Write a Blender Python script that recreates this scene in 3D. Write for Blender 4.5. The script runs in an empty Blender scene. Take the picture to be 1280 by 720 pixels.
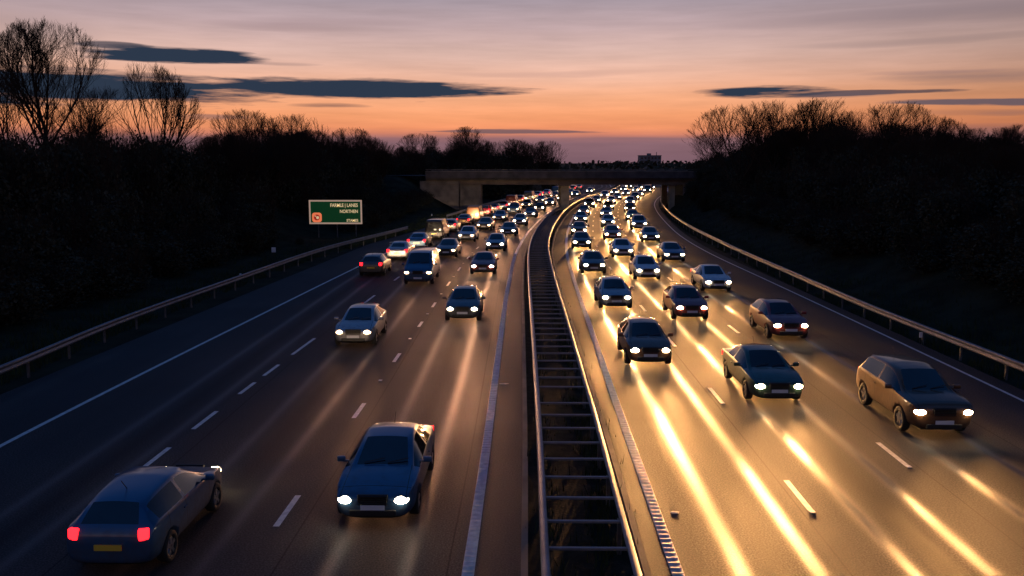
import bpy, bmesh, math, random
from mathutils import Vector, Matrix, noise
R = math.radians
random.seed(11)
C = bpy.context.scene.collection
scene = bpy.context.scene

# ------------------------------------------------------------------ camera
F = 1100.0; PIT = math.atan(157/F); H = 7.8
cam = bpy.data.cameras.new('camera'); co = bpy.data.objects.new('camera', cam); C.objects.link(co)
co.location = (0, 0, H); co.rotation_euler = (math.pi/2-PIT, 0, 0)
cam.sensor_width = 36; cam.lens = F/1280*36; cam.clip_end = 20000; cam.clip_start = .2
scene.camera = co
def G(px, py, z=0):
    """where a sight line meets height z"""
    a = (px-640)/F; b = (360-py)/F
    dz = -math.sin(PIT)+b*math.cos(PIT); dy = math.cos(PIT)+b*math.sin(PIT)
    t = (z-H)/dz
    return a*t, dy*t
def proj(x, y, z):
    d = y*math.cos(PIT)-(z-H)*math.sin(PIT); u = y*math.sin(PIT)+(z-H)*math.cos(PIT)
    return 640+F*x/d, 360-F*u/d

# ------------------------------------------------------------------ materials
def mat(name, col, rough=.6, metal=0., spec=.5, emit=None, estr=0., coat=0., bump=0., bscale=20., var=0., vscale=3., trans=0.):
    m = bpy.data.materials.new(name); m.use_nodes = True
    nt = m.node_tree; b = nt.nodes['Principled BSDF']
    b.inputs['Base Color'].default_value = (*col, 1); b.inputs['Roughness'].default_value = rough
    b.inputs['Metallic'].default_value = metal; b.inputs['Specular IOR Level'].default_value = spec
    b.inputs['Coat Weight'].default_value = coat; b.inputs['Transmission Weight'].default_value = trans
    if emit:
        b.inputs['Emission Color'].default_value = (*emit, 1); b.inputs['Emission Strength'].default_value = estr
    tc = nt.nodes.new('ShaderNodeTexCoord')
    if var:
        n = nt.nodes.new('ShaderNodeTexNoise'); n.inputs['Scale'].default_value = vscale; n.inputs['Detail'].default_value = 6
        nt.links.new(tc.outputs['Object'], n.inputs['Vector'])
        mx = nt.nodes.new('ShaderNodeMix'); mx.data_type = 'RGBA'
        mx.inputs['A'].default_value = (*[max(0, c*(1-var)) for c in col], 1)
        mx.inputs['B'].default_value = (*[min(1, c*(1+var)) for c in col], 1)
        r = nt.nodes.new('ShaderNodeMapRange'); r.inputs[1].default_value = .32; r.inputs[2].default_value = .68
        nt.links.new(n.outputs['Fac'], r.inputs[0]); nt.links.new(r.outputs[0], mx.inputs['Factor'])
        nt.links.new(mx.outputs['Result'], b.inputs['Base Color'])
    if bump:
        n = nt.nodes.new('ShaderNodeTexNoise'); n.inputs['Scale'].default_value = bscale; n.inputs['Detail'].default_value = 4
        nt.links.new(tc.outputs['Object'], n.inputs['Vector'])
        bp = nt.nodes.new('ShaderNodeBump'); bp.inputs['Strength'].default_value = bump; bp.inputs['Distance'].default_value = .02
        nt.links.new(n.outputs['Fac'], bp.inputs['Height']); nt.links.new(bp.outputs['Normal'], b.inputs['Normal'])
    return m
TRACKS = [c+d for c in (3.75, 7.05, 10.65, -4.2, -8.2, -12.1) for d in (-.74, .74)]
def asphalt(name):
    m = bpy.data.materials.new(name); m.use_nodes = True
    nt = m.node_tree; b = nt.nodes['Principled BSDF']; L = nt.links.new
    tc = nt.nodes.new('ShaderNodeTexCoord')
    def noise_n(scale, detail, vec=None):
        n = nt.nodes.new('ShaderNodeTexNoise'); n.inputs['Scale'].default_value = scale; n.inputs['Detail'].default_value = detail
        L(vec or tc.outputs['Object'], n.inputs['Vector']); return n
    mp = nt.nodes.new('ShaderNodeMapping'); mp.inputs['Scale'].default_value = (1, .06, 1); L(tc.outputs['Object'], mp.inputs['Vector'])
    wear = noise_n(.9, 5, mp.outputs[0]); patch = noise_n(.18, 4); grain = noise_n(26, 3); fine = noise_n(75, 2)
    cr = nt.nodes.new('ShaderNodeValToRGB'); e = cr.color_ramp.elements
    e[0].position = .35; e[0].color = (.033, .034, .038, 1); e[1].position = .68; e[1].color = (.066, .064, .064, 1)
    L(wear.outputs['Fac'], cr.inputs[0])
    m2 = nt.nodes.new('ShaderNodeMix'); m2.data_type = 'RGBA'; m2.blend_type = 'MULTIPLY'; m2.inputs['Factor'].default_value = 1
    c2 = nt.nodes.new('ShaderNodeValToRGB'); e = c2.color_ramp.elements
    e[0].position = .3; e[0].color = (.75, .75, .78, 1); e[1].position = .7; e[1].color = (1.1, 1.1, 1.08, 1)
    L(patch.outputs['Fac'], c2.inputs[0]); L(cr.outputs[0], m2.inputs['A']); L(c2.outputs[0], m2.inputs['B'])
    m3 = nt.nodes.new('ShaderNodeMix'); m3.data_type = 'RGBA'; m3.blend_type = 'MULTIPLY'; m3.inputs['Factor'].default_value = 1
    c3 = nt.nodes.new('ShaderNodeValToRGB'); e = c3.color_ramp.elements
    e[0].position = .4; e[0].color = (.62, .62, .62, 1); e[1].position = .66; e[1].color = (1.6, 1.6, 1.6, 1)
    L(grain.outputs['Fac'], c3.inputs[0]); L(m2.outputs['Result'], m3.inputs['A']); L(c3.outputs[0], m3.inputs['B'])
    rr = nt.nodes.new('ShaderNodeMapRange'); rr.inputs[1].default_value = .3; rr.inputs[2].default_value = .7
    rr.inputs[3].default_value = .60; rr.inputs[4].default_value = .80
    # wheel paths polished by traffic: smoother and a little shinier
    at = nt.nodes.new('ShaderNodeAttribute'); at.attribute_name = 'off'
    def mm(op, a, b_=None, clamp=False):
        n = nt.nodes.new('ShaderNodeMath'); n.operation = op; n.use_clamp = clamp
        for i, v in enumerate((a, b_)):
            if v is None: continue
            if isinstance(v, (int, float)): n.inputs[i].default_value = v
            else: L(v, n.inputs[i])
        return n.outputs[0]
    o_ = mm('ADD', at.outputs['Fac'], mm('MULTIPLY', mm('SUBTRACT', patch.outputs['Fac'], .5), .10)); trk = 0.0
    for c_ in TRACKS:
        d_ = mm('DIVIDE', mm('SUBTRACT', o_, c_), .165)
        trk = mm('ADD', mm('EXPONENT', mm('MULTIPLY', mm('MULTIPLY', d_, d_), -1.0)), trk)
    trk = mm('MULTIPLY', trk, mm('MULTIPLY', mm('ADD', wear.outputs['Fac'], .9), mm('ADD', mm('MULTIPLY', mm('GREATER_THAN', at.outputs['Fac'], 0), .38), .34)), True)
    # oil-darkened lane centres and tarred paving joints
    oil = 0.0
    for c_ in (3.75, 7.05, 10.65, -4.2, -8.2, -12.1):
        d_ = mm('DIVIDE', mm('SUBTRACT', o_, c_), .28); oil = mm('ADD', mm('EXPONENT', mm('MULTIPLY', mm('MULTIPLY', d_, d_), -1.0)), oil)
    jw = mm('ADD', at.outputs['Fac'], mm('MULTIPLY', mm('SUBTRACT', wear.outputs['Fac'], .5), .06))
    jn = 0.0
    for c_ in (5.08, 9.0, 12.45, -2.65, -6.0, -10.35): jn = mm('MAXIMUM', mm('LESS_THAN', mm('ABSOLUTE', mm('SUBTRACT', jw, c_)), .018), jn)
    dk = mm('MULTIPLY', mm('SUBTRACT', 1.0, mm('MULTIPLY', oil, mm('MULTIPLY', patch.outputs['Fac'], .6))), mm('SUBTRACT', 1.0, mm('MULTIPLY', jn, .55)))
    cc = nt.nodes.new('ShaderNodeVectorMath'); cc.operation = 'SCALE'; L(m3.outputs['Result'], cc.inputs[0]); L(dk, cc.inputs['Scale'])
    L(cc.outputs[0], b.inputs['Base Color'])
    L(wear.outputs['Fac'], rr.inputs[0])
    L(mm('SUBTRACT', rr.outputs[0], mm('MULTIPLY', trk, .35)), b.inputs['Roughness'])
    L(mm('ADD', mm('MULTIPLY', trk, .50), .09), b.inputs['Specular IOR Level'])
    bp = nt.nodes.new('ShaderNodeBump'); bp.inputs['Strength'].default_value = .35; bp.inputs['Distance'].default_value = .01
    ad = nt.nodes.new('ShaderNodeMath'); ad.operation = 'ADD'
    L(grain.outputs['Fac'], ad.inputs[0]); L(fine.outputs['Fac'], ad.inputs[1]); L(ad.outputs[0], bp.inputs['Height'])
    L(bp.outputs['Normal'], b.inputs['Normal'])
    return m
M = dict(
    asphalt=asphalt('asphalt'),
    soil=mat('soil', (.022, .024, .014), .95, var=.5, vscale=.6, bump=.6, bscale=8, spec=.1),
    median=mat('median_soil', (.02, .02, .014), .95, var=.5, vscale=3, bump=.7, bscale=14, spec=.1),
    paint=mat('road_paint', (.62, .62, .6), .55, var=.22, vscale=6, bump=.3, bscale=40),
    steel=mat('galvanised_steel', (.22, .22, .24), .5, metal=.6, var=.2, vscale=2.5, bump=.08, bscale=30),
    steeld=mat('weathered_steel', (.13, .13, .14), .5, metal=.6, var=.35, vscale=4, bump=.1, bscale=30),
    grass=mat('grass', (.035, .045, .014), .8, var=.5, vscale=1.2, spec=.15),
    bark=mat('bark', (.035, .026, .02), .9, var=.3, vscale=6, spec=.1),
    twig=mat('twig', (.04, .026, .018), .9, spec=.1),
    leaf=mat('thicket_leaf', (.05, .052, .036), .9, var=.4, vscale=1.5, spec=.05),
    concrete=mat('bridge_concrete', (.15, .13, .11), .8, var=.35, vscale=.8, bump=.25, bscale=6),
    parapet=mat('parapet_concrete_dim_tone', (.075, .066, .066), .85, var=.35, vscale=.8, bump=.25, bscale=6), pier=mat('pier_concrete_lit_tone', (.38, .33, .22), .8, var=.3, vscale=.9, bump=.25, bscale=6),  # one concrete with light put in the colour: dim parapet and deck, lit piers
    girder=mat('girder_paint', (.14, .10, .07), .6, var=.3, vscale=.8, bump=.1, bscale=5),
    building=mat('building_render', (.18, .18, .19), .8, var=.15, vscale=.3),
    glass=mat('dark_window_glass', (.01, .012, .015), .06, spec=.8, coat=.3),
    rubber=mat('tyre_rubber', (.015, .015, .015), .85, bump=.2, bscale=40),
    plastic=mat('black_plastic', (.012, .012, .013), .5),
    alloy=mat('wheel_alloy', (.5, .5, .52), .3, metal=.9),
    plate_w=mat('number_plate_white', (.75, .75, .72), .4), plate_y=mat('number_plate_yellow', (.75, .5, .05), .4),
    head=mat('headlamp_glass_lit', (.8, .75, .6), .2, emit=(1, .76, .44), estr=60),
    head_dim=mat('headlamp_glass_lit_amber', (.8, .7, .5), .2, emit=(1, .62, .32), estr=12),
    head_w=mat('headlamp_glass_lit_white', (.8, .78, .7), .2, emit=(1, .84, .60), estr=34),
    tail=mat('tail_lamp_lit', (.5, .01, .01), .25, emit=(1, .008, .012), estr=7, spec=.2),
    green=mat('sign_green_glow', (.008, .13, .035), .45, emit=(.002, .03, .008), estr=.6), cream=mat('sign_lettering_glow', (.85, .75, .5), .5, emit=(1, .72, .36), estr=.55),  # faint glow added to the unlit sign so it reads bright
    signedge=mat('sign_border_glow', (.75, .62, .48), .5, emit=(1, .66, .46), estr=.28), orange=mat('sign_symbol_orange_glow', (.85, .25, .10), .5, emit=(1, .22, .09), estr=.7),  # border and symbol glow too, in place of light falling on them
    red=mat('sign_symbol_red_glow', (.45, .03, .02), .5, emit=(.5, .03, .02), estr=.5), white=mat('white_plastic', (.75, .75, .75), .4),  # symbol red has the same added glow; the white plastic has none
    litter=mat('pale_litter', (.7, .66, .6), .7),
    lamplit=mat('lit_window', (.5, .45, .4), .5, emit=(1, .8, .6), estr=1.5),
)
def paint_detail(m):
    nt = m.node_tree; b = nt.nodes['Principled BSDF']; Lk = nt.links.new
    tc = nt.nodes.new('ShaderNodeTexCoord'); sp = nt.nodes.new('ShaderNodeSeparateXYZ'); Lk(tc.outputs['Object'], sp.inputs[0])
    def mm(op, a, b_=None, c_=None, clamp=False):
        n = nt.nodes.new('ShaderNodeMath'); n.operation = op; n.use_clamp = clamp
        for i, v in enumerate((a, b_, c_)):
            if v is None: continue
            if isinstance(v, (int, float)): n.inputs[i].default_value = v
            else: Lk(v, n.inputs[i])
        return n.outputs[0]
    X, Y, Z = sp.outputs; line = 0.0
    for y0 in (-.86, .46, 1.28): line = mm('MAXIMUM', line, mm('MULTIPLY', mm('LESS_THAN', mm('ABSOLUTE', mm('SUBTRACT', Y, y0)), .010), mm('GREATER_THAN', mm('ABSOLUTE', X), .72)))
    line = mm('MAXIMUM', line, mm('MULTIPLY', mm('LESS_THAN', mm('ABSOLUTE', mm('SUBTRACT', mm('ABSOLUTE', X), mm('MULTIPLY_ADD', Y, -.02, .66))), .009), mm('MULTIPLY', mm('LESS_THAN', Y, -1.0), mm('GREATER_THAN', Z, .7))))
    line = mm('MAXIMUM', line, mm('MULTIPLY', mm('LESS_THAN', mm('ABSOLUTE', mm('SUBTRACT', Y, -1.93)), .010), mm('GREATER_THAN', Z, .72)))
    line = mm('MAXIMUM', line, mm('LESS_THAN', Z, .30))
    n = nt.nodes.new('ShaderNodeTexNoise'); n.inputs['Scale'].default_value = 7; n.inputs['Detail'].default_value = 6; Lk(tc.outputs['Object'], n.inputs['Vector'])
    gr = mm('MULTIPLY', mm('SUBTRACT', mm('MULTIPLY_ADD', n.outputs['Fac'], 1.4, .25), Z, None, True), .8, None, True)
    col = tuple(b.inputs['Base Color'].default_value[:3])
    m1 = nt.nodes.new('ShaderNodeMix'); m1.data_type = 'RGBA'; m1.inputs['A'].default_value = (*col, 1); m1.inputs['B'].default_value = (.06, .05, .042, 1); Lk(gr, m1.inputs['Factor'])
    m2 = nt.nodes.new('ShaderNodeMix'); m2.data_type = 'RGBA'; m2.inputs['B'].default_value = (.004, .004, .004, 1); Lk(m1.outputs['Result'], m2.inputs['A']); Lk(line, m2.inputs['Factor'])
    Lk(m2.outputs['Result'], b.inputs['Base Color'])
    Lk(mm('MULTIPLY_ADD', gr, -.9, .85), b.inputs['Coat Weight']); Lk(mm('MULTIPLY_ADD', gr, .4, .34), b.inputs['Roughness'])
PAINTS = dict(
    black=mat('car_paint_black', (.008, .008, .010), .3, coat=1), blue=mat('car_paint_blue', (.02, .09, .19), .35, metal=.3, coat=1),
    silver=mat('car_paint_silver', (.35, .36, .38), .35, metal=.6, coat=1), grey=mat('car_paint_grey', (.08, .085, .09), .35, metal=.5, coat=1),
    white=mat('car_paint_white', (.6, .6, .6), .35, coat=1), red=mat('car_paint_red', (.25, .015, .012), .35, metal=.2, coat=1),
    green=mat('car_paint_green', (.015, .06, .035), .35, metal=.3, coat=1), bronze=mat('car_paint_bronze', (.16, .07, .03), .35, metal=.5, coat=1))

for m_ in PAINTS.values(): paint_detail(m_)

# ------------------------------------------------------------------ helpers
def obj(name, bm, m, parent=None, smooth=False):
    me = bpy.data.meshes.new(name)
    if isinstance(bm, tuple): me.from_pydata(bm[0], [], bm[1])
    else: bm.to_mesh(me); bm.free()
    for mm in (m if isinstance(m, (list, tuple)) else [m]): me.materials.append(mm)
    if smooth:
        for p in me.polygons: p.use_smooth = True
    o = bpy.data.objects.new(name, me); C.objects.link(o)
    if parent: o.parent = parent
    return o
def tag(o, label=None, cat=None, group=None, kind=None):
    if label: o['label'] = label
    if cat: o['category'] = cat
    if group: o['group'] = group
    if kind: o['kind'] = kind
    return o
def empty(name, loc, rz=0):
    o = bpy.data.objects.new(name, None); C.objects.link(o); o.location = loc; o.rotation_euler = (0, 0, rz); o.empty_display_size = .2
    return o
def copy_tree(o, parent=None):
    c = o.copy(); C.objects.link(c)
    if parent: c.parent = parent
    for ch in list(o.children): copy_tree(ch, c)
    return c
def box(bm, c, s, rot=None, bev=0):
    mt = Matrix.Translation(c) @ (rot.to_4x4() if rot else Matrix()) @ Matrix.Diagonal((*s, 1))
    r = bmesh.ops.create_cube(bm, size=1, matrix=mt)
    if bev:
        es = {e for v in r['verts'] for e in v.link_edges}
        bmesh.ops.bevel(bm, geom=list(es), offset=bev, segments=2, affect='EDGES', profile=.6)
def cyl(bm, c, r, h, axis='z', seg=16, r2=None):
    rot = {'z': Matrix(), 'x': Matrix.Rotation(math.pi/2, 4, 'Y'), 'y': Matrix.Rotation(math.pi/2, 4, 'X')}[axis]
    bmesh.ops.create_cone(bm, cap_ends=True, segments=seg, radius1=r, radius2=r if r2 is None else r2, depth=h, matrix=Matrix.Translation(c) @ rot)
def bar(bm, a, b, w, h):
    a, b = Vector(a), Vector(b); d = b-a
    rot = d.to_track_quat('Y', 'Z').to_matrix()
    box(bm, (a+b)/2, (w, d.length, h), rot)
def table(pts):
    pts = sorted(pts); n = len(pts)
    xs = [p[0] for p in pts]; ys = [p[1] for p in pts]
    d = [(ys[i+1]-ys[i])/(xs[i+1]-xs[i]) for i in range(n-1)]
    ms = [d[0]]+[(d[i-1]+d[i])/2 for i in range(1, n-1)]+[d[-1]]
    def f(x):
        if x <= xs[0]: return ys[0]+ms[0]*(x-xs[0])*0
        if x >= xs[-1]: return ys[-1]+ms[-1]*(x-xs[-1])
        i = 0
        while xs[i+1] < x: i += 1
        h = xs[i+1]-xs[i]; t = (x-xs[i])/h
        return ((2*t**3-3*t*t+1)*ys[i]+(t**3-2*t*t+t)*h*ms[i]+(-2*t**3+3*t*t)*ys[i+1]+(t**3-t*t)*h*ms[i+1])
    return f
CL = table([(-60, .7), (-20, 1.0), (0, 1.2), (15.5, 1.4), (22, 1.51), (39, 1.7), (58, 1.9), (75, 2.3), (95, 3.5), (111, 4.9), (127, 6.5), (147, 8.9),
            (170, 12.2), (200, 17.8), (235, 25.6), (262, 30.6), (285, 34), (315, 36.6), (350, 37), (400, 33), (470, 20), (560, -4), (700, -50)])
def slope(y): return (CL(y+.5)-CL(y-.5))
def P(off, y, z=0.):
    """point at offset off from the middle of the motorway"""
    s = slope(y); n = math.hypot(1, s)
    return Vector((CL(y)+off/n, y-off*s/n, z))
def const(v): return lambda y: v
LE = table([(-60, -16.0), (23, -15.75), (30, -15.5), (57, -14.1), (72, -13.4), (100, -12.9), (147, -12.4), (700, -12.4)])
D1 = table([(-60, -11.1), (23, -11.0), (37, -10.6), (50, -10.0), (75, -9.4), (110, -8.9), (700, -8.8)])
D2 = table([(-60, -6.7), (18, -6.55), (35, -6.3), (48, -6.1), (75, -5.8), (110, -5.5), (700, -5.4)])
LR = table([(-60, -2.3), (16, -2.25), (43, -2.2), (73, -2.0), (147, -2.1), (700, -2.1)])
RR = table([(-60, 2.0), (24, 1.8), (43, 2.05), (73, 2.4), (147, 2.3), (700, 2.3)])
RE = table([(-60, 15.3), (30, 15.3), (55, 15.2), (90, 14.6), (130, 14.9), (700, 15.0)])
GL = table([(-60, -19.8), (30, -19.5), (39, -19.7), (55, -19.0), (72, -18.1), (96, -15.4), (136, -14.3), (700, -14.3)])
GR = table([(-60, 16.9), (30, 16.5), (43, 16.2), (59, 16.45), (84, 16.5), (105, 16.2), (146, 16.2), (700, 16.4)])
def yrange(a, b, near=1.5, far=6):
    out = [a]; y = a
    while y < b:
        y += near if y < 110 else far*.5 if y < 300 else far
        out.append(min(y, b))
    return out
def strip(fa, fb, ys, z):
    v = []; f = []
    for i, y in enumerate(ys):
        v += [P(fa(y), y, z), P(fb(y), y, z)]
        if i: k = 2*i; f.append((k-2, k-1, k+1, k))
    return v, f

# ------------------------------------------------------------------ terrain
def sst(a, b, x):
    t = min(1, max(0, (x-a)/(b-a))); return t*t*(3-2*t)
BRY = 147.0
def ground_z(x, y):
    if y > 700 or y < -60: s = 0; o = x
    s = slope(min(700, max(-60, y))); o = (x-CL(min(700, max(-60, y))))/math.hypot(1, s)
    z = -.14
    lb = GL(min(700, max(-60, y)))-1.6; rb = GR(min(700, max(-60, y)))+1.0
    if o < lb: z += 3.6*sst(4.5, 17, lb-o)+1.2*sst(10, 60, lb-o)
    if o > rb: z += 3.6*sst(0, 12, o-rb)+1.0*sst(10, 60, o-rb)
    if o < lb or o > rb:
        z += .35*noise.noise(Vector((x*.09, y*.09, 3)))*sst(0, 4, max(lb-o, o-rb))+.10*noise.noise(Vector((x*.5, y*.5, 1)))
        # the side road's embankments that lead onto the bridge
        w = math.exp(-((y-BRY-2)/15)**2)
        if o < 0: z = max(z, (5.75*w if y < BRY+2 else 5.75*w)*sst(-9.5, -19, x))
        else: z = max(z, 5.75*w*sst(26.2, 31, x))
    far = sst(500, 900, math.hypot(x, y))
    return z*(1-far)-.14*far
def build_ground():
    ys = []; y = -60
    while y < 420: ys.append(y); y += 2.2 if y > 5 and y < 190 else 5
    ys += [440, 480, 540, 620, 740, 900, 1200, 1700, 2500, 4000, 8000]; ys = [-1500, -500, -150]+ys
    xs = []; x = -70
    while x <= 110: xs.append(x); x += 1.3
    xs = [-6000, -3000, -1500, -800, -400, -250, -170, -120, -95, -80]+xs+[118, 130, 150, 190, 260, 400, 800, 1500, 3000, 6000]
    v = [(a, b, ground_z(a, b)) for b in ys for a in xs]; n = len(xs)
    f = [(j*n+i, j*n+i+1, (j+1)*n+i+1, (j+1)*n+i) for j in range(len(ys)-1) for i in range(n-1)]
    return v, f
tag(obj('ground', build_ground(), M['soil'], smooth=True), kind='structure')
YS = yrange(-60, 640)
def adder(f, d): return lambda y: f(y)+d
for nm, fa, fb in (('road_left', lambda y: max(LE(y)-3.4, GL(y)+.15), const(-1.1)), ('road_right', const(1.1), lambda y: RE(y)+.75)):
    o = obj(nm, strip(fa, fb, YS, 0), M['asphalt']); tag(o, kind='structure')
    at_ = o.data.attributes.new('off', 'FLOAT', 'POINT')
    for i, y in enumerate(YS): at_.data[2*i].value = fa(y); at_.data[2*i+1].value = fb(y)
tag(obj('median_ground', strip(const(-1.1), const(1.1), YS, -.02), M['median']), kind='structure')
# kerbs along the median
def kerb(off):
    v = []; f = []
    for i, y in enumerate(YS):
        v += [P(off-.07, y, -.02), P(off-.07, y, .09), P(off+.07, y, .09), P(off+.07, y, -.02)]
        if i:
            k = 4*i
            for j in range(3): f.append((k-4+j, k-3+j, k+1+j, k+j))
    return v, f
for off in (-1.17, 1.17): tag(obj('kerb', kerb(off), M['concrete']), kind='structure')
# painted lines
def line_mesh(fn, w, ys, z=.004): return strip(lambda y: fn(y)-w/2, lambda y: fn(y)+w/2, ys, z)
def merge(parts):
    v = []; f = []
    for pv, pf in parts:
        k = len(v); v += pv; f += [tuple(a+k for a in q) for q in pf]
    return v, f
def ribbed(fn, w, ys):
    parts = [line_mesh(fn, w, ys)]
    y = 8.
    while y < 75:
        a = [P(fn(y)-w/2+.01, y, .006), P(fn(y)+w/2-.01, y, .006), P(fn(y+.055)+w/2-.01, y+.055, .006), P(fn(y+.055)-w/2+.01, y+.055, .006)]
        b = [p+Vector((0, .006 if i < 2 else -.006, .016)) for i, p in enumerate(a)]
        parts.append((a+b, [(4, 5, 6, 7), (0, 1, 5, 4), (1, 2, 6, 5), (2, 3, 7, 6), (3, 0, 4, 7)])); y += .22
    return merge(parts)
for fn in (LR, RR): tag(obj('edge_line', ribbed(fn, .24, YS), M['paint']), kind='structure')
tag(obj('edge_line', line_mesh(LE, .16, YS), M['paint']), kind='structure')
tag(obj('edge_line', line_mesh(RE, .13, YS), M['paint']), kind='structure')
def dashes(fn, starts, w=.14):
    return merge([line_mesh(fn, w, [a, (a+b)/2, b]) for a, b in starts])
reg = lambda a, b, s=9.0, l=2.0: [(a+i*s, a+i*s+l) for i in range(int((b-a)/s))]
d1 = [(2, 4), (11, 13), (19.9, 23.3), (25.0, 26.9), (29.0, 30.6), (31.6, 33.4), (35.2, 38.6), (46.5, 51.5)]+reg(58, 500)
d2 = [(1, 2.8), (9.7, 11.5), (18.0, 19.8), (26.2, 27.9), (33.9, 35.5), (41.4, 42.8), (47.2, 48.8)]+reg(55.5, 500, 8)
L5 = const(5.3); L8 = const(8.75)
tag(obj('lane_line', dashes(D1, d1), M['paint']), kind='structure')
tag(obj('lane_line', dashes(D2, d2), M['paint']), kind='structure')
tag(obj('lane_line', dashes(L5, reg(-8, 500)), M['paint']), kind='structure')
tag(obj('lane_line', dashes(L8, reg(-5, 500)), M['paint']), kind='structure')

# road studs
def stud_mesh():
    bm = bmesh.new(); box(bm, (0, 0, .012), (.12, .14, .022), bev=.006); return bm
stud = obj('road_stud', stud_mesh(), M['white'])
first = True
for fn, ys, lab in ((D2, [30.9, 38.5, 45, 52, 60, 68, 76], 'small pale road stud on the dashed line nearer the median, left carriageway'),
                    (L5, [19, 28, 37, 46, 55, 64, 73, 82], 'small pale road stud on the inner dashed line of the right carriageway'),
                    (L8, [22, 31, 40, 49, 58, 67, 76, 85], 'small pale road stud on the outer dashed line of the right carriageway')):
    for y in ys:
        o = stud if first else stud.copy()
        if not first: C.objects.link(o)
        first = False
        o.location = P(fn(y), y, .004); tag(o, lab, 'road stud', 'road studs: '+lab.split('on the ')[1])

# ------------------------------------------------------------------ safety barriers
WB = [(-.04, .16), (-.005, .15), (.035, .11), (.035, .06), (-.02, .025), (-.02, -.025), (.035, -.06), (.035, -.11), (-.005, -.15), (-.04, -.16)]
def rail_mesh(fn, y0, y1, side, z=.60, prof=WB):
    v = []; f = []; n = len(prof); ys = yrange(y0, y1, 1.6, 5)
    for i, y in enumerate(ys):
        for (a, b) in prof: v.append(P(fn(y)+side*a, y, z+b))
        if i:
            k = n*i
            for j in range(n-1): f.append((k-n+j, k-n+j+1, k+j+1, k+j))
    return v, f
def posts(root, fn, ys, h=.72, w=.07, d=.12, z0=-.3):
    for y in ys:
        bm = bmesh.new(); s = math.atan(slope(y))
        box(bm, (0, 0, (h+z0)/2), (w, d, h-z0), bev=.008); o = obj('post', bm, M['steeld'], root)
        o.location = P(fn(y), y); o.rotation_euler.z = -s
def solid(o, t=.006):
    m = o.modifiers.new('thickness', 'SOLIDIFY'); m.thickness = t; m.offset = 0
def barrier(fn, y0, y1, side, label, step=3.2):
    root = empty('safety_barrier', P(fn(y0), y0))
    tag(root, label, 'safety barrier')
    inv = Matrix.Translation(-root.location)
    r = obj('rail', rail_mesh(fn, y0, y1, side), M['steel'], root, True); r.location = -root.location; solid(r)
    n = int((y1-y0)/step); hold = empty('x', (0, 0, 0))
    ys = [y0+1+i*step for i in range(n)]
    posts(root, lambda y: fn(y)-side*.10, ys[:95])
    for ch in root.children:
        if ch.name.startswith('post'): ch.location -= root.location
    bpy.data.objects.remove(hold)
    return root
barrier(GL, 2, 97, 1, 'long galvanised guardrail along the left hard shoulder below the green road sign')
barrier(GL, 118, 330, 1, 'distant guardrail passing under the bridge on the far left side', 3.6)
barrier(GR, 2, 250, -1, 'long galvanised guardrail curving along the right edge of the right carriageway', 3.2)
# median barrier: two rails joined by crossbars like a ladder
mb = empty('median_barrier', (CL(2), 2, 0)); tag(mb, 'double steel median barrier with ladder-like crossbars between the carriageways', 'safety barrier')
OPEN = [(-.10, .155), (-.06, .16), (.03, .15), (.045, .10), (.045, .06), (-.02, .025), (-.02, -.025), (.045, -.06), (.045, -.11), (0, -.15), (-.03, -.15)]
for s in (-1, 1):
    r = obj('rail', rail_mesh(const(s*.82), 2, 330, s, .64, OPEN), M['steel'], mb, True); r.location = -mb.location; solid(r, .008)
cbm = bmesh.new(); box(cbm, (0, 0, 0), (1.56, .075, .05), bev=.008)
cb = obj('crossbar', cbm, M['steel'], mb)
pbm = bmesh.new(); box(pbm, (0, 0, .2), (.09, .14, 1.0), bev=.01); pb = obj('post', pbm, M['steeld'], mb)
y = 11.7; k = 0; kp = 0
while y < 118:
    o = cb if k == 0 else cb.copy()
    if k: C.objects.link(o)
    o.location = P(0, y, .735)-mb.location; o.rotation_euler.z = math.atan(-slope(y))
    if k < 96 and k % 2 == 0:
        for s in (-1, 1):
            q = pb if kp == 0 else pb.copy()
            if kp: C.objects.link(q)
            q.location = P(s*.74, y+.2, 0)-mb.location; q.rotation_euler.z = math.atan(-slope(y)); kp += 1
    k += 1; y += 1.24 if not 24.6 < y < 25.9 else 1.9
pm = []
for i in range(70):
    y = 132+i*2.8
    for s in (-.74, .74):
        p = P(s, y)-mb.location; a = .05
        pm.append(([p+Vector((dx*a, dy*a, z)) for z in (-.2, .7) for dx, dy in ((-1, -1), (1, -1), (1, 1), (-1, 1))],
                   [(0, 1, 5, 4), (1, 2, 6, 5), (2, 3, 7, 6), (3, 0, 4, 7), (4, 5, 6, 7)]))
tag(obj('post', merge(pm), M['steeld'], mb), kind='stuff')

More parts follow.
